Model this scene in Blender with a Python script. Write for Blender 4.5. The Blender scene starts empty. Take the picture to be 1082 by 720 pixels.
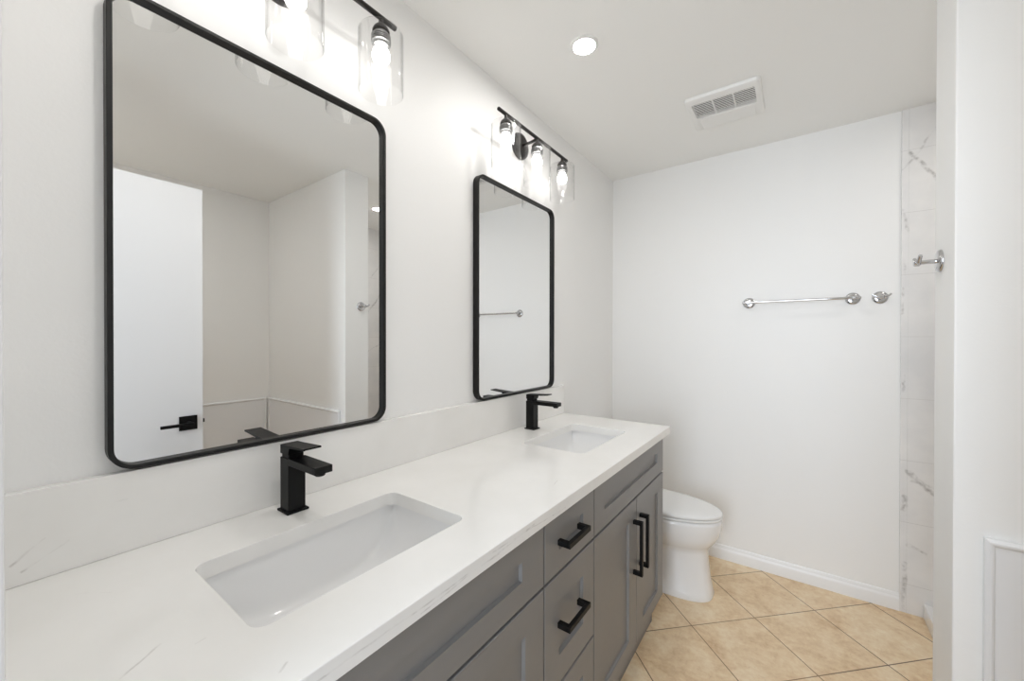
import bpy, bmesh, math, random
from mathutils import Vector, Matrix
random.seed(4)
sc = bpy.context.scene
C = sc.collection
PI = math.pi

# ------------------------------------------------------------------ camera
yaw, pitch, roll = 0.6265, -0.0050, 0.0013
fwd = Vector((-math.sin(yaw)*math.cos(pitch), math.cos(yaw)*math.cos(pitch), math.sin(pitch)))
right = Vector((math.cos(yaw), math.sin(yaw), 0))
up = right.cross(fwd)
r2 = right*math.cos(roll) + up*math.sin(roll)
u2 = up*math.cos(roll) - right*math.sin(roll)
cd = bpy.data.cameras.new('camera'); cam = bpy.data.objects.new('camera', cd); C.objects.link(cam)
M = Matrix((r2, u2, -fwd)).transposed().to_4x4(); M.translation = Vector((1.0584, 0, 1.3287))
cam.matrix_world = M
cd.sensor_fit = 'HORIZONTAL'; cd.sensor_width = 36; cd.lens = 416.764/1082*36
cd.clip_start = 0.01
sc.camera = cam

# ------------------------------------------------------------------ light
EXPOSURE = 0.12
BULB = 10.0
DOWNLIGHT = 195.0
DAYLIGHT = 62.0
w = bpy.data.worlds.new('world'); sc.world = w; w.use_nodes = True
w.node_tree.nodes['Background'].inputs[0].default_value = (0.90, 0.94, 1.0, 1)
w.node_tree.nodes['Background'].inputs[1].default_value = 0.6
ld = bpy.data.lights.new('bedroom_daylight', 'AREA'); ld.shape = 'RECTANGLE'; ld.size = 1.1; ld.size_y = 2.0
ld.energy = DAYLIGHT; ld.color = (0.80, 0.89, 1.0)
lo = bpy.data.objects.new('bedroom_daylight', ld); C.objects.link(lo)
lo.location = (0.85, -2.0, 1.45); lo.rotation_euler = (PI/2, 0, 0)   # shines towards +y through the doorway
sc.view_settings.view_transform = 'Standard'; sc.view_settings.look = 'None'
sc.view_settings.gamma = 1; sc.view_settings.use_curve_mapping = False
sc.view_settings.exposure = EXPOSURE
cy = sc.cycles
cy.max_bounces = 14; cy.diffuse_bounces = 8; cy.glossy_bounces = 6; cy.transparent_max_bounces = 24
cy.sample_clamp_indirect = 6

# ------------------------------------------------------------------ materials
def srgb(r, g, b):
    f = lambda c: (c/255/12.92) if c/255 <= .04045 else ((c/255+.055)/1.055)**2.4
    return (f(r), f(g), f(b), 1)

class N:
    """small node-tree helper"""
    def __init__(s, name):
        s.m = bpy.data.materials.new(name); s.m.use_nodes = True
        s.t = s.m.node_tree; s.b = s.t.nodes['Principled BSDF']; s.out = s.t.nodes['Material Output']
    def n(s, kind, **kw):
        x = s.t.nodes.new(kind)
        for k, v in kw.items(): setattr(x, k, v)
        return x
    def l(s, a, b): s.t.links.new(a, b)
    def set(s, **kw):
        for k, v in kw.items(): s.b.inputs[k.replace('_', ' ')].default_value = v
        return s
    def pos(s):
        if not hasattr(s, '_p'): s._p = s.n('ShaderNodeNewGeometry').outputs['Position']
        return s._p
    def math(s, op, a, b=None, c=None, clamp=False):
        x = s.n('ShaderNodeMath', operation=op, use_clamp=clamp)
        for i, v in enumerate((a, b, c)):
            if v is None: continue
            if isinstance(v, (int, float)): x.inputs[i].default_value = v
            else: s.l(v, x.inputs[i])
        return x.outputs[0]
    def vm(s, op, a, b=None, scale=None):
        x = s.n('ShaderNodeVectorMath', operation=op)
        for i, v in enumerate((a, b)):
            if v is None: continue
            if isinstance(v, (tuple, list, Vector)): x.inputs[i].default_value = tuple(v)
            else: s.l(v, x.inputs[i])
        if scale is not None:
            if isinstance(scale, (int, float)): x.inputs['Scale'].default_value = scale
            else: s.l(scale, x.inputs['Scale'])
        return x.outputs['Value'] if op in ('DOT_PRODUCT', 'LENGTH') else x.outputs['Vector']
    def noise(s, scale, detail=3, rough=.5, vec=None, dist=0):
        x = s.n('ShaderNodeTexNoise'); x.inputs['Scale'].default_value = scale
        x.inputs['Detail'].default_value = detail; x.inputs['Roughness'].default_value = rough
        x.inputs['Distortion'].default_value = dist
        s.l(vec if vec is not None else s.pos(), x.inputs['Vector']); return x
    def ramp(s, fac, stops):
        x = s.n('ShaderNodeValToRGB'); e = x.color_ramp.elements
        while len(e) < len(stops): e.new(.5)
        for q, (p, c) in zip(e, stops): q.position = p; q.color = c
        s.l(fac, x.inputs[0]); return x.outputs[0]
    def mix(s, fac, a, b, mode='MIX'):
        x = s.n('ShaderNodeMix', data_type='RGBA', blend_type=mode)
        for i, v in ((0, fac), (6, a), (7, b)):
            if isinstance(v, (int, float)): x.inputs[i].default_value = v
            elif isinstance(v, tuple): x.inputs[i].default_value = v
            else: s.l(v, x.inputs[i])
        return x.outputs[2]
    def bump(s, h, strength, dist=.001):
        x = s.n('ShaderNodeBump'); x.inputs['Strength'].default_value = strength; x.inputs['Distance'].default_value = dist
        s.l(h, x.inputs['Height']); s.l(x.outputs[0], s.b.inputs['Normal'])
    def veins(s, segs, base, vein, warp=.012, width=.0016, wscale=14):
        """thin mineral veins along given line segments, warped and broken up by noise"""
        nz = s.noise(wscale, 4, .6)
        off = s.vm('SCALE', s.vm('SUBTRACT', nz.outputs['Color'], (.5, .5, .5)), scale=warp)
        P = s.vm('ADD', s.pos(), off)
        tot = None
        for a, b, k in segs:
            a = Vector(a); b = Vector(b); ba = b-a
            pa = s.vm('SUBTRACT', P, a)
            h = s.math('DIVIDE', s.vm('DOT_PRODUCT', pa, ba), ba.dot(ba), clamp=True)
            d = s.vm('LENGTH', s.vm('SUBTRACT', pa, s.vm('SCALE', tuple(ba), scale=h)))
            m = s.math('MULTIPLY', s.math('SUBTRACT', 1, s.math('DIVIDE', d, width*(1+k)), clamp=True), min(1, .35+.4*k))
            tot = m if tot is None else s.math('MAXIMUM', tot, m)
        br = s.ramp(s.noise(45, 2).outputs['Fac'], [(.38, (.15,)*3+(1,)), (.62, (1, 1, 1, 1))])
        return s.mix(s.math('MULTIPLY', tot, br), base, vein)

def plain(name, col, rough=.5, metal=0, **kw):
    q = N(name); q.set(Base_Color=col, Roughness=rough, Metallic=metal, **kw)
    nz = q.noise(60, 2)      # a slight unevenness of the finish
    q.l(q.math('MULTIPLY_ADD', nz.outputs['Fac'], .06, rough-.03), q.b.inputs['Roughness'])
    return q.m

def paint(name, col, rough=.55, bump=.12, scale=130):
    q = N(name); q.set(Base_Color=col, Roughness=rough)
    n1 = q.noise(scale, 3, .55); n2 = q.noise(scale*.22, 2)
    q.bump(q.math('ADD', n1.outputs['Fac'], n2.outputs['Fac']), bump, .002)
    return q.m

WALL = paint('wall_paint', srgb(243, 243, 242), .5)
CEIL = paint('ceiling_paint', srgb(245, 245, 243), .6, .10, 90)
TRIM = plain('white_gloss_trim_paint', srgb(240, 240, 240), .3)
DOOR = plain('white_door_paint', srgb(243, 244, 246), .35)
PANEL = plain('white_panel', srgb(236, 237, 239), .25)
PORC = plain('white_porcelain', srgb(240, 240, 240), .08, Coat_Weight=.3)
SEAT = plain('white_plastic_seat', srgb(238, 238, 237), .22)
BLACK = plain('matte_black_metal', (.003, .003, .003, 1), .48, 0, Specular_IOR_Level=.25)
FRAME = plain('black_mirror_frame', (.007, .0068, .0065, 1), .45, 0, Specular_IOR_Level=.35)
BRONZE = plain('black_fixture_metal', (.012, .010, .009, 1), .35, .2)
CHROME = plain('chrome', (.60, .60, .61, 1), .08, 1)
RING = plain('grey_threaded_ring', (.30, .30, .30, 1), .35, .8)
MIRROR = plain('mirror_silvering', (.88, .88, .87, 1), .0, 1)
MIRROR.node_tree.nodes['Principled BSDF'].inputs['Roughness'].default_value = 0
for lk in list(MIRROR.node_tree.links):
    if lk.to_socket.name == 'Roughness': MIRROR.node_tree.links.remove(lk)
CAB = plain('grey_cabinet_paint', srgb(129, 128, 127), .38)
KICK = plain('toe_kick_dark', srgb(70, 68, 66), .6)
VENT = plain('white_vent_plastic', srgb(240, 240, 238), .4)
DARK = plain('vent_cavity_dark', srgb(38, 37, 36), .8)
SHADOWGAP = plain('rubber_gasket', srgb(60, 60, 60), .7)

q = N('quartz_countertop'); q.set(Roughness=.16)
segs = [((.02, .042, .956), (.02, .076, .987), .6), ((.02, .053, .942), (.02, .104, .971), .5),
        ((.40, .108, .919), (.369, .150, .919), .5), ((.405, .179, .919), (.404, .190, .919), .4),
        ((.126, .100, .919), (.167, .135, .919), .2), ((.546, .225, .919), (.538, .236, .919), .5),
        ((.578, .20, .905), (.578, .62, .900), .4), ((.578, .42, .893), (.578, .75, .908), .3),
        ((.578, .60, .912), (.578, .9, .895), .25), ((.02, .165, 1.02), (.02, .18, 1.022), .2),
        ((.51, .95, .919), (.5, 1.0, .919), .1)]
cl = q.noise(5, 5, .55)
base = q.ramp(cl.outputs['Fac'], [(.3, srgb(238, 237, 234)), (.7, srgb(244, 243, 241))])
q.l(q.veins(segs, base, srgb(168, 163, 158)), q.b.inputs['Base Color']); QUARTZ = q.m

q = N('marble_look_shower_tile'); q.set(Roughness=.12)
segs = [((1.487, 2.67, .690), (1.60, 2.67, .575), 2.2), ((1.507, 2.67, .644), (1.60, 2.67, .62), 1.2),
        ((1.489, 2.67, .331), (1.56, 2.67, .30), 1.5), ((1.493, 2.67, 2.23), (1.60, 2.67, 2.06), 1.6), ((1.47, 2.67, 2.15), (1.6, 2.67, 2.35), .6),
        ((1.476, 2.67, .0), (1.480, 2.67, .24), 2.0), ((1.476, 2.67, .50), (1.482, 2.67, .56), 2.0),
        ((1.470, 2.67, 1.45), (1.482, 2.67, 1.78), 1.2), ((1.47, 2.67, 1.05), (1.485, 2.67, 1.2), 1.0), ((1.483, 2.67, 1.85), (1.472, 2.67, 1.95), 1.5),
        ((2.48, 2.30, 1.50), (2.48, 2.65, 1.95), 2.0), ((2.48, 2.40, 1.95), (2.48, 2.65, 2.25), 1.2), ((2.48, 1.9, 1.0), (2.48, 2.6, 1.3), 1.2)]
cl = q.noise(3, 5, .6)
base = q.ramp(cl.outputs['Fac'], [(.35, srgb(226, 226, 227)), (.65, srgb(240, 239, 238))])
vein = q.veins(segs, base, srgb(168, 166, 164), warp=.05, width=.004, wscale=9)
sep = q.n('ShaderNodeSeparateXYZ'); q.l(q.pos(), sep.inputs[0])
zz = q.math('FRACT', q.math('DIVIDE', q.math('ADD', sep.outputs[2], .30*4-.14+.15), .30))
jz = q.math('LESS_THAN', q.math('ABSOLUTE', q.math('SUBTRACT', zz, .5)), .003)
q.l(q.mix(jz, vein, srgb(212, 211, 210)), q.b.inputs['Base Color']); MARBLE = q.m

q = N('beige_stone_look_floor_tile'); q.set(Roughness=.35)
s_ = q.math('ADD', q.vm('DOT_PRODUCT', q.pos(), (.70711, -.70711, 0)), .588+.328*20)
t_ = q.math('ADD', q.vm('DOT_PRODUCT', q.pos(), (.70711, .70711, 0)), -2.187+.328*20)
cmb = q.n('ShaderNodeCombineXYZ'); q.l(s_, cmb.inputs[0]); q.l(t_, cmb.inputs[1])
br = q.n('ShaderNodeTexBrick', offset=0, squash=1)
for k, v in (('Scale', 1), ('Mortar Size', .0021), ('Mortar Smooth', .1), ('Brick Width', .328), ('Row Height', .328), ('Bias', 0)):
    br.inputs[k].default_value = v
br.inputs['Color1'].default_value = (.40,)*3+(1,); br.inputs['Color2'].default_value = (.62,)*3+(1,)
q.l(cmb.outputs[0], br.inputs['Vector'])
n1 = q.noise(7, 7, .66, dist=.3); n2 = q.noise(34, 5, .7); n3 = q.noise(1.6, 2)
f = q.math('ADD', q.math('MULTIPLY', n1.outputs['Fac'], .62), q.math('MULTIPLY', n2.outputs['Fac'], .38))
body = q.ramp(f, [(.34, srgb(206, 172, 132)), (.49, srgb(229, 203, 166)), (.62, srgb(241, 222, 191))])
body = q.mix(.35, body, br.outputs['Color'], 'SOFT_LIGHT')
spots = q.ramp(q.noise(38, 3, .7, dist=1.0).outputs['Fac'], [(.66, (0, 0, 0, 1)), (.74, (1, 1, 1, 1))])
body = q.mix(q.math('MULTIPLY', spots, .35), body, srgb(176, 140, 106))
grout = q.ramp(n3.outputs['Fac'], [(.40, srgb(98, 72, 50)), (.62, srgb(150, 118, 88))])
q.l(q.mix(br.outputs['Fac'], body, grout), q.b.inputs['Base Color'])
q.bump(q.math('SUBTRACT', q.math('MULTIPLY', n2.outputs['Fac'], .25), br.outputs['Fac']), .35, .002); FLOOR = q.m

def glass_mat():
    q = N('clear_shade_glass'); t = q.t; t.nodes.remove(q.b)
    lw = q.n('ShaderNodeLayerWeight'); lw.inputs['Blend'].default_value = .5
    tint = q.ramp(lw.outputs['Facing'], [(0, (.995, .995, .995, 1)), (.75, (.98, .98, .98, 1)), (1, (.62, .62, .62, 1))])
    tr = q.n('ShaderNodeBsdfTransparent'); q.l(tint, tr.inputs[0])
    gl = q.n('ShaderNodeBsdfGlossy'); gl.inputs['Roughness'].default_value = .02
    f5 = q.math('POWER', lw.outputs['Facing'], 4.0)
    mx = q.n('ShaderNodeMixShader'); q.l(q.math('MULTIPLY_ADD', f5, .35, .025), mx.inputs[0]); q.l(tr.outputs[0], mx.inputs[1]); q.l(gl.outputs[0], mx.inputs[2])
    q.l(mx.outputs[0], q.out.inputs[0]); return q.m
GLASS = glass_mat()
def emit(name, col, s):
    q = N(name); q.set(Base_Color=(.9, .9, .9, 1), Emission_Color=col, Emission_Strength=s, Roughness=.4); return q.m
BULBM = emit('glowing_frosted_bulb', (1.0, .975, .94, 1), BULB)
LENS = emit('glowing_downlight_lens', (1.0, .975, .945, 1), DOWNLIGHT)

# ------------------------------------------------------------------ geometry helpers
def box(bm, x0, x1, y0, y1, z0, z1, bev=0, seg=2):
    vs = [bm.verts.new((x, y, z)) for x in (x0, x1) for y in (y0, y1) for z in (z0, z1)]
    F = [(0, 1, 3, 2), (4, 6, 7, 5), (0, 4, 5, 1), (2, 3, 7, 6), (0, 2, 6, 4), (1, 5, 7, 3)]
    fs = [bm.faces.new([vs[i] for i in f]) for f in F]
    if bev:
        es = list({e for f in fs for e in f.edges})
        bmesh.ops.bevel(bm, geom=es, offset=bev, segments=seg, affect='EDGES', profile=.5)
def axes(ax):
    a = Vector(ax).normalized()
    u = a.cross(Vector((0, 0, 1)) if abs(a.z) < .9 else Vector((1, 0, 0))).normalized()
    return a, u, a.cross(u)
def lathe(bm, prof, o, ax=(0, 0, 1), n=32, close=True):
    """revolve (radius, height) pairs about an axis; radius 0 makes a pole"""
    a, u, v = axes(ax); o = Vector(o); rings = []
    for r, h in prof:
        if r < 1e-6: rings.append([bm.verts.new(o+a*h)])
        else: rings.append([bm.verts.new(o+a*h+(u*math.cos(2*PI*k/n)+v*math.sin(2*PI*k/n))*r) for k in range(n)])
    for A, B in zip(rings, rings[1:]):
        for k in range(n):
            k2 = (k+1) % n
            if len(A) == 1 and len(B) == 1: continue
            if len(A) == 1: bm.faces.new((A[0], B[k], B[k2]))
            elif len(B) == 1: bm.faces.new((A[k], B[0], A[k2]))
            else: bm.faces.new((A[k], B[k], B[k2], A[k2]))
    if close:
        for R in (rings[0], rings[-1]):
            if len(R) > 1: bm.faces.new(R)
def rod(bm, a, b, r, n=20, r2=None):
    a = Vector(a); b = Vector(b); L = (b-a).length; r2 = r if r2 is None else r2
    c = min(r, r2)*.2
    lathe(bm, [(r-c, 0), (r, c), (r2, L-c), (r2-c, L)], a, b-a, n)
def tube(bm, pts, r, n=14):
    pts = [Vector(p) for p in pts]; rings = []
    _, u, v = axes(pts[1]-pts[0])
    for i, p in enumerate(pts):
        t = (pts[min(i+1, len(pts)-1)]-pts[max(i-1, 0)]).normalized()
        u = (u-t*u.dot(t)).normalized(); v = t.cross(u)
        rr = r[i] if isinstance(r, (list, tuple)) else r
        rings.append([bm.verts.new(p+(u*math.cos(2*PI*k/n)+v*math.sin(2*PI*k/n))*rr) for k in range(n)])
    for A, B in zip(rings, rings[1:]):
        for k in range(n): bm.faces.new((A[k], A[(k+1) % n], B[(k+1) % n], B[k]))
    bm.faces.new(rings[0]); bm.faces.new(rings[-1])
def loft(bm, loops, cap=True):
    R = [[bm.verts.new(p) for p in L] for L in loops]
    for A, B in zip(R, R[1:]):
        n = len(A)
        for k in range(n): bm.faces.new((A[k], A[(k+1) % n], B[(k+1) % n], B[k]))
    if cap: bm.faces.new(R[0]); bm.faces.new(R[-1])
def rrect(a0, a1, b0, b1, r, n=10):
    out = []
    for cx, cy_, s in ((a1-r, b1-r, 0), (a0+r, b1-r, 1), (a0+r, b0+r, 2), (a1-r, b0+r, 3)):
        for k in range(n+1):
            t = PI/2*(s+k/n); out.append((cx+r*math.cos(t), cy_+r*math.sin(t)))
    return out
def new(): return bmesh.new()
def obj(name, bm, mat, parent=None, angle=20, origin=None):
    """link a bmesh, built in world coordinates, as one mesh object (under parent: relative to it)"""
    bmesh.ops.recalc_face_normals(bm, faces=bm.faces)
    o0 = Vector(origin) if origin is not None else Vector((0, 0, 0))
    p = parent; off = Vector((0, 0, 0))
    while p is not None: off += p.location; p = p.parent
    bmesh.ops.translate(bm, verts=bm.verts, vec=-(off+o0))
    me = bpy.data.meshes.new(name); bm.to_mesh(me); bm.free()
    for f in me.polygons: f.use_smooth = True
    me.set_sharp_from_angle(angle=math.radians(angle))
    me.materials.append(mat)
    o = bpy.data.objects.new(name, me); C.objects.link(o)
    if parent is not None: o.parent = parent
    o.location = o0
    return o
def thing(name, label, cat, loc, group=None):
    o = bpy.data.objects.new(name, None); C.objects.link(o); o.empty_display_size = .05
    o.location = loc; o['label'] = label; o['category'] = cat
    if group: o['group'] = group
    return o
def struct(name, bm, mat, parent=None):
    o = obj(name, bm, mat, parent)
    if parent is None: o['kind'] = 'structure'
    return o
def dup(root, loc, label):
    def cp(o, par):
        c = o.copy(); C.objects.link(c)
        if par: c.parent = par
        for ch in [x for x in bpy.data.objects if x.parent == o]: cp(ch, c)
        return c
    r = cp(root, None); r.location = loc; r['label'] = label
    return r
def boxes(*bs, bev=0, seg=2):
    bm = new()
    for b in bs: box(bm, *b, bev=bev, seg=seg)
    return bm

# ------------------------------------------------------------------ the room
H = 2.44; L = 2.676; XR = 2.49; XP = 1.377; P1 = 1.4544; P2 = 1.6288
YF = .0165; DJ = .56; DX = 1.30           # front wall face, left jamb, open door's face
struct('floor', boxes((-.12, XR+.12, -.35, L+.12, -.06, 0)), FLOOR)
struct('ceiling', boxes((-.12, XR+.12, -.12, L+.12, H, H+.06)), CEIL)
struct('wall_left', boxes((-.12, 0, -.12, L+.12, 0, H)), WALL)
struct('wall_back', boxes((0, XR, L, L+.12, 0, H)), WALL)
struct('wall_right', boxes((XR, XR+.12, -.12, L+.12, 0, H)), WALL)
struct('wall_partition', boxes((XP, XR, P1, P2, 0, H), bev=.004), WALL)
struct('wall_front', boxes((0, DJ-.018, -.105, YF, 0, H), (1.352, XR, -.105, YF, 0, H), (DJ-.018, 1.352, -.105, YF, 2.062, H)), WALL)
# door lining: jambs and head
struct('trim_1', boxes((DJ-.018, DJ, -.11, YF+.0002, 0, 2.06), (1.34, 1.352, -.11, YF, 0, 2.06), (DJ-.018, 1.352, -.11, YF, 2.048, 2.062), bev=.002), TRIM)
# back-wall baseboard with a moulded top
bm = new(); prof = [(0, 0), (.013, 0), (.013, .052), (.011, .060), (.0075, .066), (.0065, .074), (.004, .081), (0, .083)]
loft(bm, [[(x, L-d, z) for d, z in prof] for x in (.001, 1.466)]); struct('baseboard_back', bm, TRIM)
bm = new(); loft(bm, [[(d, y, z) for d, z in prof] for y in (1.93, L-.001)]); struct('baseboard_left', bm, TRIM)
# shower: tiled wall, its narrow upright edge tile, and tiles on the two other shower sides
struct('wall_shower_back', boxes((1.491, XR, L-.010, L, 0, H)), MARBLE)
struct('trim_2', boxes((1.466, 1.4908, L-.011, L, 0, H), bev=.001), MARBLE)
struct('wall_shower_right', boxes((XR-.010, XR, P2, L-.010, 0, H)), MARBLE)
# white panelling low on the alcove walls, with a raised bevelled border
def wainscot(name, along_x, a0, a1, plane, sgn):
    z1 = .847; bm = new(); z0 = .002
    def ring(i, d):
        P = [(a0+i, z0+i), (a1-i, z0+i), (a1-i, z1-i), (a0+i, z1-i)]
        return [(u, plane+sgn*d, z) if along_x else (plane+sgn*d, u, z) for u, z in P]
    loft(bm, [ring(*k) for k in ((0, .0005), (0, .012), (.002, .016), (.006, .0185), (.010, .0185), (.014, .016), (.017, .011), (.019, .010))])
    return struct(name, bm, PANEL)
wainscot('trim_3', True, 1.428, XR-.021, P1, -1)
wainscot('trim_4', False, .10, P1-.021, XR, -1)

# the open door: flat white slab standing square to its doorway
bm = boxes((DX, DX+.036, -.04, .668, .012, 2.043), bev=.0015)
door = struct('door_1', bm, DOOR)
hs = obj('lever_handle', boxes((DX-.009, DX, .576, .644, .896, .962), bev=.001), BLACK, door)
bm = new(); rod(bm, (DX-.008, .610, .929), (DX-.048, .610, .929), .010); box(bm, DX-.054, DX-.042, .500, .621, .922, .936, bev=.002); obj('lever', bm, BLACK, hs)
obj('latch', boxes((DX+.006, DX+.030, .666, .670, .90, .957), (DX+.012, DX+.024, .669, .678, .920, .938), bev=.001), BLACK, door)
bm = new()
for z in (.25, 1.02, 1.8): rod(bm, (DX+.042, -.046, z), (DX+.042, -.046, z+.09), .006)
obj('hinge', bm, BLACK, door)

# low tiled curb across the shower entrance
o = obj('shower_curb', boxes((1.548, 1.66, P2+.001, L-.011, 0, .068), bev=.004), PORC, None, origin=(1.6, 2.15, 0))
o['label'] = 'low white curb on the floor across the tiled shower entrance'; o['category'] = 'shower curb'

# ------------------------------------------------------------------ vanity cabinet
FX = .558; CY0, CY1 = .030, 1.887
cab = thing('vanity_cabinet', 'long grey shaker vanity cabinet with black bar pulls beneath the white countertop', 'cabinet', (.28, .96, 0))
bm = new()
for b in ((.002, .508, CY0, CY0+.018, 0.0, .150), (.002, .508, CY1-.018, CY1, 0.0, .150), (.002, .536, CY0, CY0+.018, .150, .885), (.002, .536, CY1-.018, CY1, .150, .885), (.002, .014, CY0+.018, CY1-.018, .0, .885),
          (.014, .536, CY0+.018, CY1-.018, .150, .166), (.014, .536, .818, .836, .166, .885), (.014, .536, 1.112, 1.130, .166, .885),
          (.500, .536, CY0+.018, CY1-.018, .868, .885), (.514, .536, CY0+.018, CY1-.018, .70, .73), (.514, .536, .836, 1.112, .41, .43)):
    box(bm, *b)
obj('carcass', bm, CAB, cab)
obj('toe_kick', boxes((.494, .507, CY0+.0185, CY1-.0185, 0, .1495)), CAB, cab)
def shaker(y0, y1, z0, z1, py0, py1, pz0, pz1):
    """slab front with a sunk centre panel whose edge steps in with a small chamfer"""
    bm = new(); f = FX; d = .009
    def loop(a0, a1, b0, b1, x): return [bm.verts.new((x, a, b)) for a, b in ((a0, b0), (a1, b0), (a1, b1), (a0, b1))]
    c = .0015
    L_ = [loop(y0, y1, z0, z1, .5375), loop(y0, y1, z0, z1, f-c), loop(y0+c, y1-c, z0+c, z1-c, f), loop(py0, py1, pz0, pz1, f),
          loop(py0+.0015, py1-.0015, pz0+.0015, pz1-.0015, f-d+.001), loop(py0+.002, py1-.002, pz0+.002, pz1-.002, f-d)]
    bm.faces.new(L_[0]); bm.faces.new(L_[-1])
    for A, B in zip(L_, L_[1:]):
        for k in range(4): bm.faces.new((A[k], A[(k+1) % 4], B[(k+1) % 4], B[k]))
    return bm
def pull(parent, y, z, length, vertical):
    bm = new(); t = .0072; x0, x1 = FX-.0005, FX+.036; h = length/2
    if vertical:
        box(bm, x1-.011, x1, y-t, y+t, z-h, z+h, bev=.001)
        for s in (-1, 1): box(bm, x0, x1-.006, y-t, y+t, z+s*(h-t)-t, z+s*(h-t)+t, bev=.001)
    else:
        box(bm, x1-.011, x1, y-h, y+h, z-t, z+t, bev=.001)
        for s in (-1, 1): box(bm, x0, x1-.006, y+s*(h-t)-t, y+s*(h-t)+t, z-t, z+t, bev=.001)
    return obj('handle', bm, BLACK, parent)
SW = .076
for y0, y1 in ((.036, .8250), (1.1230, 1.880)):
    obj('false_front', shaker(y0, y1, .7215, .880, y0+SW, y1-.093, .7785, .8235), CAB, cab)
for (z0, z1, pz0, pz1, hz) in ((.7215, .880, .7785, .8235, .80), (.4265, .7140, .502, .642, .585), (.149, .4190, .208, .352, .295)):
    d = obj('drawer', shaker(.8300, 1.1180, z0, z1, .903, 1.045, pz0, pz1), CAB, cab)
    pull(d, .957, hz, .125, False)
for y0, y1, hy in ((.036, .429, .397), (.4330, .8250, .466), (1.1230, 1.5115, 1.479), (1.5155, 1.880, 1.552)):
    d = obj('door', shaker(y0, y1, .149, .7140, y0+.080, y1-.080, .205, .648), CAB, cab)
    pull(d, hy, .540, .205, True)

# ------------------------------------------------------------------ countertop with two cut-outs, and its backsplash
ZC = .919; TH = .032; KY1 = 1.928; KX = .578
S1 = (.181, .446, .235, .667); DYS = 1.044
top = thing('countertop', 'white quartz double vanity countertop with faint grey veins and upright backsplash', 'countertop', (.28, .96, ZC-TH))
bm = new()
def slab_loops(c):
    o = [(.001+c, YF+.001+c), (KX-c, YF+.001+c), (KX-c, KY1-c), (.001+c, KY1-c)]
    return [o]+[rrect(S1[0]-c, S1[1]+c, S1[2]+d-c, S1[3]+d+c, .022+c, 8) for d in (0, DYS)]
rings = []
for c, z in ((.0016, ZC), (.0005, ZC-.0005), (0, ZC-.0016), (0, ZC-TH)):
    rings.append([[bm.verts.new((x, y, z)) for x, y in lp] for lp in slab_loops(c)])
for A, B in zip(rings, rings[1:]):
    for P, Q in zip(A, B):
        for k in range(len(P)): bm.faces.new((P[k], P[(k+1) % len(P)], Q[(k+1) % len(P)], Q[k]))
YM = (S1[3]+S1[2]+DYS)/2                    # the flat faces: one field round each cut-out
for ri, (c, z) in ((0, (.0016, ZC)), (-1, (0, ZC-TH))):
    o = slab_loops(c)[0]; xa, ya, xb_, yb = o[0][0], o[0][1], o[2][0], o[2][1]
    for hi, (fa, fb) in ((1, (ya, YM)), (2, (YM, yb))):
        P = rings[ri][hi]; n = len(P); q9 = n//4
        hx0, hx1 = min(v.co.x for v in P), max(v.co.x for v in P); hy0, hy1 = min(v.co.y for v in P), max(v.co.y for v in P)
        O = []
        for k, v in enumerate(P):
            u_ = (2*v.co.x-hx0-hx1)/(hx1-hx0); w_ = (2*v.co.y-hy0-hy1)/(hy1-hy0)
            if k % q9 == q9//2: u_, w_ = math.copysign(1, u_), math.copysign(1, w_)
            elif (k % q9 < q9//2) == ((k//q9) % 2 == 0): u_ = math.copysign(1, u_)
            else: w_ = math.copysign(1, w_)
            O.append(bm.verts.new((xa+(u_+1)/2*(xb_-xa), fa+(w_+1)/2*(fb-fa), z)))
        for k in range(n):
            k2 = (k+1) % n; bm.faces.new((P[k], P[k2], O[k2], O[k]))
bmesh.ops.remove_doubles(bm, verts=bm.verts, dist=1e-6)
obj('slab', bm, QUARTZ, top, 10)
obj('backsplash', boxes((.0005, .0205, YF+.001, KY1, ZC+.0003, 1.0725), bev=.0015), QUARTZ, top)

# ------------------------------------------------------------------ undermount sinks
def make_sink(dy, label):
    yc = (S1[2]+S1[3])/2+dy; xc = (S1[0]+S1[1])/2; hx = (S1[1]-S1[0])/2+.004; hy = (S1[3]-S1[2])/2+.004
    r = thing('undermount_sink', label, 'sink', (xc, yc, ZC-TH-.14))
    bm = new(); nx, ny = 44, 56; zt = ZC-TH-.0004; D = .130; G = []
    for i in range(nx+1):
        tx = math.sin(PI/2*(2*i/nx-1)); tx = math.copysign(abs(tx)**.8, tx)
        row = []
        for j in range(ny+1):
            ty = math.sin(PI/2*(2*j/ny-1))
            g = max(0, 1-abs(ty)**2.6)**.42; h = max(0, 1-abs(tx)**16)**.4
            row.append(bm.verts.new((xc+tx*hx, yc+ty*hy, zt-D*g*h)))
        G.append(row)
    for i in range(nx):
        for j in range(ny): bm.faces.new((G[i][j], G[i+1][j], G[i+1][j+1], G[i][j+1]))
    # flange glued under the stone
    rim = [G[i][0] for i in range(nx+1)]+[G[nx][j] for j in range(1, ny+1)]+[G[i][ny] for i in range(nx-1, -1, -1)]+[G[0][j] for j in range(ny-1, 0, -1)]
    out = [bm.verts.new((xc+(v.co.x-xc)*(1+.012/hx), yc+(v.co.y-yc)*(1+.012/hy), zt)) for v in rim]
    for k in range(len(rim)):
        k2 = (k+1) % len(rim); bm.faces.new((rim[k], rim[k2], out[k2], out[k]))
    o = obj('basin', bm, PORC, r, 60)
    md = o.modifiers.new('shell', 'SOLIDIFY'); md.thickness = .006; md.offset = -1
    bm = new(); lathe(bm, [(.0, .004), (.010, .005), (.021, .0035), (.024, .0005), (.024, -.002)], (xc, yc, zt-D+.0005), n=28)
    obj('drain', bm, CHROME, r)
    return r
make_sink(0, 'white rectangular undermount sink in the nearer end of the countertop')
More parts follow.
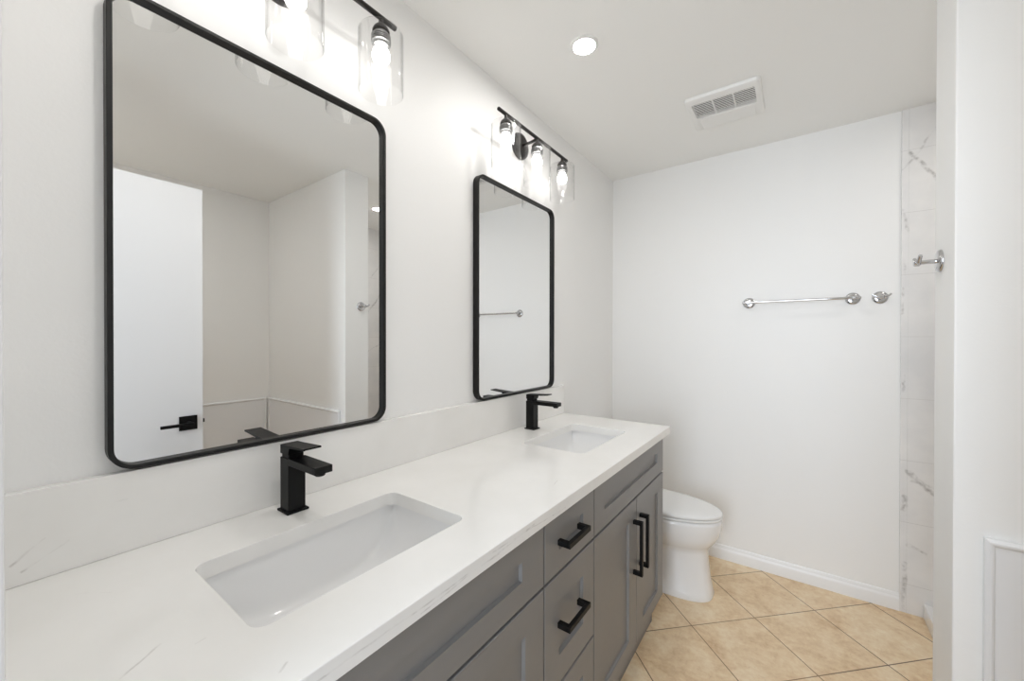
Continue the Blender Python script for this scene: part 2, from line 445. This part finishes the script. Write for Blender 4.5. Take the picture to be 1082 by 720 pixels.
make_sink(DYS, 'white rectangular undermount sink in the far end of the countertop')

# ------------------------------------------------------------------ faucets
def make_faucet(yc, label):
    x0, x1 = .062, .102; y0, y1 = yc-.020, yc+.020
    r = thing('faucet', label, 'faucet', (.082, yc, ZC), 'matte black single lever faucets')
    obj('base_plate', boxes((x0-.005, x1+.007, y0-.005, y1+.005, ZC+.0002, ZC+.005), bev=.001), BLACK, r)
    obj('body', boxes((x0, x1, y0, y1, ZC+.005, 1.047), bev=.0012), BLACK, r)
    sp = obj('spout', boxes((x1-.002, .222, y0, y1, 1.0325, 1.0485), bev=.0012), BLACK, r)
    bm = new(); lathe(bm, [(.011, 0), (.0115, -.005), (.0095, -.007), (.0, -.0065)], (.205, yc, 1.0325), n=24); obj('aerator', bm, BLACK, sp)
    bm = new(); box(bm, x0+.003, x1-.003, y0+.003, y1-.003, 1.0472, 1.056, bev=.0005)
    # tapering lever block that runs out into a thin flat plate
    def sec(x, zb, zt_): return [(x, y0, zb), (x, y1, zb), (x, y1, zt_), (x, y0, zt_)]
    loft(bm, [sec(x0+.001, 1.056, 1.0765), sec(x1-.001, 1.057, 1.078), sec(x1+.004, 1.0725, 1.0785), sec(.174, 1.0785, 1.0825)])
    obj('lever_handle', bm, BLACK, r, 20)
    return r
fa = make_faucet(.456, 'matte black square faucet behind the nearer sink')
dup(fa, (.082, 1.505, ZC), 'matte black square faucet behind the far sink')

# ------------------------------------------------------------------ mirrors
def make_mirror(y0, y1, label):
    z0, z1 = 1.0765, 1.994; d = .028
    r = thing('wall_mirror', label, 'mirror', (0, (y0+y1)/2, z0), 'black framed mirrors above the vanity')
    bm = new(); t = .0085; R = .043
    o1 = rrect(y0, y1, z0, z1, R, 14); i1 = rrect(y0+t, y1-t, z0+t, z1-t, R-t, 14); c = .0012
    o2 = rrect(y0+c, y1-c, z0+c, z1-c, R-c, 14); i2 = rrect(y0+t-c, y1-t+c, z0+t-c, z1-t+c, R-t+c, 14)
    lp = [[(.0008, a, b) for a, b in o1], [(d-c, a, b) for a, b in o1], [(d, a, b) for a, b in o2], [(d, a, b) for a, b in i2], [(d-c, a, b) for a, b in i1], [(.0008, a, b) for a, b in i1]]
    loft(bm, lp+[lp[0]], cap=False); bmesh.ops.remove_doubles(bm, verts=bm.verts, dist=1e-6)
    obj('frame', bm, FRAME, r)
    bm = new(); g = rrect(y0+t-.0005, y1-t+.0005, z0+t-.0005, z1-t+.0005, R-t, 14)
    loft(bm, [[(.003, a, b) for a, b in g], [(.015, a, b) for a, b in g]])
    obj('mirror_glass', bm, MIRROR, r)
    return r
m1 = make_mirror(.1515, .7605, 'black framed rounded mirror reflecting the white door, above the nearer sink')
dup(m1, (0, 1.4975, 1.0765), 'black framed rounded mirror reflecting the towel bar, above the far sink')

# ------------------------------------------------------------------ three-bulb vanity lights
def make_vanity_light(yc, label):
    zb = 2.236; xb = .100
    r = thing('vanity_light', label, 'wall light', (0, yc, 2.245), 'three-bulb vanity lights')
    bm = new(); lathe(bm, [(.0, .024), (.045, .023), (.056, .018), (.060, .008), (.060, .0008)], (0, yc, 2.225), (1, 0, 0), 40); obj('backplate', bm, BRONZE, r)
    bm = new(); tube(bm, [(.020, yc, 2.225), (.06, yc, 2.226), (.085, yc, 2.229), (xb, yc, zb)], .0065); obj('arm', bm, BRONZE, r, 40)
    bm = new(); rod(bm, (xb, yc-.285, zb), (xb, yc+.285, zb), .0075); obj('bar', bm, BRONZE, r)
    for s in (-1, 0, 1):
        y = yc+s*.235; o = (xb, y, 0)
        bm = new(); lathe(bm, [(.006, 2.232), (.007, 2.222), (.010, 2.216), (.019, 2.208), (.0235, 2.199), (.0235, 2.1955), (.0, 2.1955)], o, n=28)
        sk = obj('socket_cap', bm, BRONZE, r)
        prof = [(.0, 2.1915), (.0205, 2.1915), (.021, 2.185)]
        for k in range(4): prof += [(.0268, 2.183-k*.0055), (.0268, 2.1805-k*.0055), (.0228, 2.179-k*.0055)]
        prof += [(.019, 2.158), (.0, 2.158)]
        bm = new(); lathe(bm, prof, o, n=28); obj('threaded_ring', bm, RING, sk)
        bm = new(); lathe(bm, [(.013, 2.160), (.0155, 2.152), (.0210, 2.143), (.0240, 2.133), (.0242, 2.125), (.0225, 2.117), (.018, 2.1095), (.010, 2.1045), (.0, 2.103)], o, n=28)
        obj('bulb', bm, BULBM, r, 60)
        # clear cylinder: closed at the top round the socket, open below
        bm = new(); lathe(bm, [(.021, 2.1950), (.054, 2.1950), (.0585, 2.1935), (.061, 2.189), (.061, 2.024), (.0605, 2.0228), (.0590, 2.0228), (.0585, 2.024), (.0585, 2.188), (.056, 2.1915), (.021, 2.1920)], o, n=48, close=False)
        bmesh.ops.remove_doubles(bm, verts=bm.verts, dist=1e-6)
        obj('glass_shade', bm, GLASS, r, 50)
    return r
v1 = make_vanity_light(.455, 'black bar light with three clear glass shades above the nearer mirror')
dup(v1, (0, 1.515, 2.245), 'black bar light with three clear glass shades above the far mirror')

# ------------------------------------------------------------------ recessed ceiling lights
def make_downlight(x, y, label):
    r = thing('recessed_light', label, 'ceiling light', (x, y, H), 'round recessed ceiling lights')
    bm = new(); lathe(bm, [(.040, -.0005), (.040, -.004), (.043, -.006), (.050, -.0055), (.054, -.0025), (.054, -.0003)], (x, y, H), n=40, close=False); obj('trim_ring', bm, VENT, r)
    bm = new(); lathe(bm, [(.0, -.0045), (.030, -.0042), (.0398, -.0032), (.0398, -.0006)], (x, y, H), n=36); obj('lens', bm, LENS, r)
    return r
make_downlight(.400, 1.375, 'glowing round recessed light in the ceiling beside the far vanity light')
make_downlight(.650, .450, 'unseen round recessed ceiling light added above the nearer sink for more overhead light')  # added lamp, out of view, to raise the overhead light
make_downlight(1.93, .26, 'unseen round recessed ceiling light added as fill in the alcove behind the open white door')  # invented fill lamp for the alcove, hidden from camera and mirrors
make_downlight(1.897, 2.071, 'glowing round recessed light in the shower ceiling, seen reflected in the nearer mirror')

# ------------------------------------------------------------------ ceiling exhaust fan grille
vt = thing('exhaust_fan_grille', 'square white exhaust fan grille on the ceiling near the back wall', 'ceiling vent', (.776, 2.115, H))
X0, X1, Y0, Y1 = .622, .928, 1.958, 2.270; ZV = H-.018
bm = new()
box(bm, X0, X1, Y0, 2.000, ZV, H-.0005); box(bm, X0, X1, 2.136, Y1, ZV, H-.0005); box(bm, X0, .650, 2.000, 2.136, ZV, H-.0005); box(bm, .903, X1, 2.000, 2.136, ZV, H-.0005)
bmesh.ops.remove_doubles(bm, verts=bm.verts, dist=1e-6)
bm.free(); bm = new()
o1 = rrect(X0, X1, Y0, Y1, .022, 8); o2 = rrect(X0+.010, X1-.010, Y0+.010, Y1-.010, .014, 8); o15 = rrect(X0+.003, X1-.003, Y0+.003, Y1-.003, .020, 8)
hole = rrect(.650, .903, 2.000, 2.136, .002, 8)
loft(bm, [[(a, b, H-.0005) for a, b in o1], [(a, b, H-.008) for a, b in o1], [(a, b, H-.014) for a, b in o15], [(a, b, ZV) for a, b in o2],
          [(a, b, ZV) for a, b in hole], [(a, b, H-.001) for a, b in hole]], cap=False)
obj('frame', bm, VENT, vt, 30)
obj('cavity', boxes((.651, .902, 2.001, 2.135, H-.003, H-.001)), DARK, vt)
bm = new()
for k in range(10):
    y = 2.0068+k*.0136
    loft(bm, [[(x, y-.0028, H-.0178), (x, y+.0028, H-.0178), (x, y+.0028, H-.0168), (x, y-.0028, H-.0168)] for x in (.6505, .9025)])
for x in (.735, .819): box(bm, x-.002, x+.002, 2.0005, 2.1355, H-.0176, H-.006)
obj('louvre', bm, VENT, vt)
obj('light_cover', boxes((.660, .893, 2.144, 2.252, ZV-.0022, ZV+.0005), bev=.001), VENT, vt)

# ------------------------------------------------------------------ towel bar and robe hooks
def rosette(bm, o, n):
    lathe(bm, [(.0, .010), (.012, .0105), (.022, .0095), (.0285, .007), (.031, .003), (.031, .0006)], o, n, 36)
tb = thing('towel_bar', 'straight chrome towel bar mounted on the white back wall', 'towel bar', (1.058, L, 1.537))
bm = new(); rod(bm, (.800, L-.050, 1.537), (1.316, L-.050, 1.537), .0065); obj('bar', bm, CHROME, tb)
for x in (.829, 1.288):
    bm = new(); rosette(bm, (x, L, 1.536), (0, -1, 0)); po = obj('rosette', bm, CHROME, tb, 40)
    bm = new(); rod(bm, (x, L-.009, 1.536), (x, L-.060, 1.537), .0105, r2=.009); obj('post', bm, CHROME, po)
def make_hook(o, nrm, side, label):
    """round rosette, a post and a short curved crossbar with upturned ends"""
    o = Vector(o); n = Vector(nrm); s = Vector(side); z = Vector((0, 0, 1))
    r = thing('robe_hook', label, 'hook', o, 'chrome robe hooks')
    bm = new(); rosette(bm, o, n); obj('rosette', bm, CHROME, r, 40)
    bm = new(); rod(bm, o+n*.009, o+n*.050, .006); rod(bm, o+n*.040, o+n*.054, .0105); obj('post', bm, CHROME, r)
    bm = new(); pts = [o+n*.046+s*(k*.0058)+z*(.0035*abs(k/3)**2.2-.002) for k in range(-6, 7)]
    tube(bm, pts, [.0045+.0015*(1-abs(k)/6) for k in range(-6, 7)]); obj('arm', bm, CHROME, r, 40)
    return r
make_hook((1.392, L, 1.536), (0, -1, 0), (1, 0, 0), 'chrome double robe hook on the back wall beside the towel bar')
make_hook((XP, 1.571, 1.544), (-1, 0, 0), (0, 1, 0), 'chrome double robe hook on the narrow end of the partition wall')

# ------------------------------------------------------------------ toilet
TY = 2.25
to = thing('toilet', 'white elongated toilet with closed lid between vanity and back wall', 'toilet', (.40, TY, 0))
def egg(z, xb, xf, hw, xc=.45, nb=2.6, nf=2.0, n=56):
    out = []
    for k in range(n):
        t = 2*PI*k/n; c, s = math.cos(t), math.sin(t); e = nf if c > 0 else nb
        px = math.copysign(abs(c)**(2/e), c); py = math.copysign(abs(s)**(2/e), s)
        out.append((xc+px*((xf-xc) if c > 0 else (xc-xb)), TY+py*hw, z))
    return out
bm = new()
loft(bm, [egg(*a) for a in ((0, .20, .712, .122, .45, 4, 2.9), (.010, .20, .715, .125, .45, 4, 2.9), (.035, .20, .708, .120, .45, 4, 2.8), (.10, .20, .697, .114, .45, 4, 2.7),
     (.17, .20, .690, .110, .45, 4, 2.6), (.225, .20, .688, .110, .45, 4, 2.5), (.248, .19, .692, .114, .45, 3.6, 2.4), (.262, .19, .704, .128, .45, 3.4, 2.3), (.285, .19, .723, .146, .45, 3.2, 2.2),
     (.315, .19, .740, .159, .45, 3, 2.1), (.35, .19, .749, .166, .45, 3, 2), (.385, .19, .752, .168, .45, 3, 2), (.400, .19, .750, .167, .45, 3, 2), (.404, .19, .744, .161, .45, 3, 2))])
obj('bowl', bm, PORC, to, 60)
bm = new(); loft(bm, [egg(*a) for a in ((.4062, .24, .744, .160), (.4085, .235, .752, .167), (.414, .235, .754, .169), (.4185, .237, .751, .166), (.4195, .24, .746, .161))]); obj('seat', bm, SEAT, to, 60)
bm = new(); loft(bm, [egg(*a) for a in ((.4225, .24, .745, .160), (.4245, .235, .753, .168), (.432, .234, .755, .170), (.438, .238, .750, .165), (.4415, .25, .735, .150), (.4435, .29, .68, .10), (.4440, .36, .56, .04))]); obj('lid', bm, SEAT, to, 60)
for s in (-1, 1):
    bm = new(); rod(bm, (.245, TY+s*.06, .412), (.245, TY+s*.11, .412), .012); obj('seat_hinge', bm, SEAT, to)
bm = new(); loft(bm, [[(a, b, z) for a, b in rrect(.018, x1, TY-h, TY+h, .03, 8)] for z, x1, h in ((.395, .185, .185), (.41, .19, .192), (.72, .20, .205))]); obj('tank', bm, PORC, to)
bm = new(); loft(bm, [[(a, b, z) for a, b in rrect(.014-i, .206+i, TY-.211-i, TY+.211+i, .03, 8)] for z, i in ((.7205, 0), (.725, .003), (.745, .003), (.752, -.003))]); obj('tank_lid', bm, PORC, to)
bm = new(); rod(bm, (.199, TY-.15, .675), (.212, TY-.15, .675), .012); box(bm, .206, .214, TY-.155, TY-.085, .669, .681, bev=.002); obj('flush_lever', bm, CHROME, to)
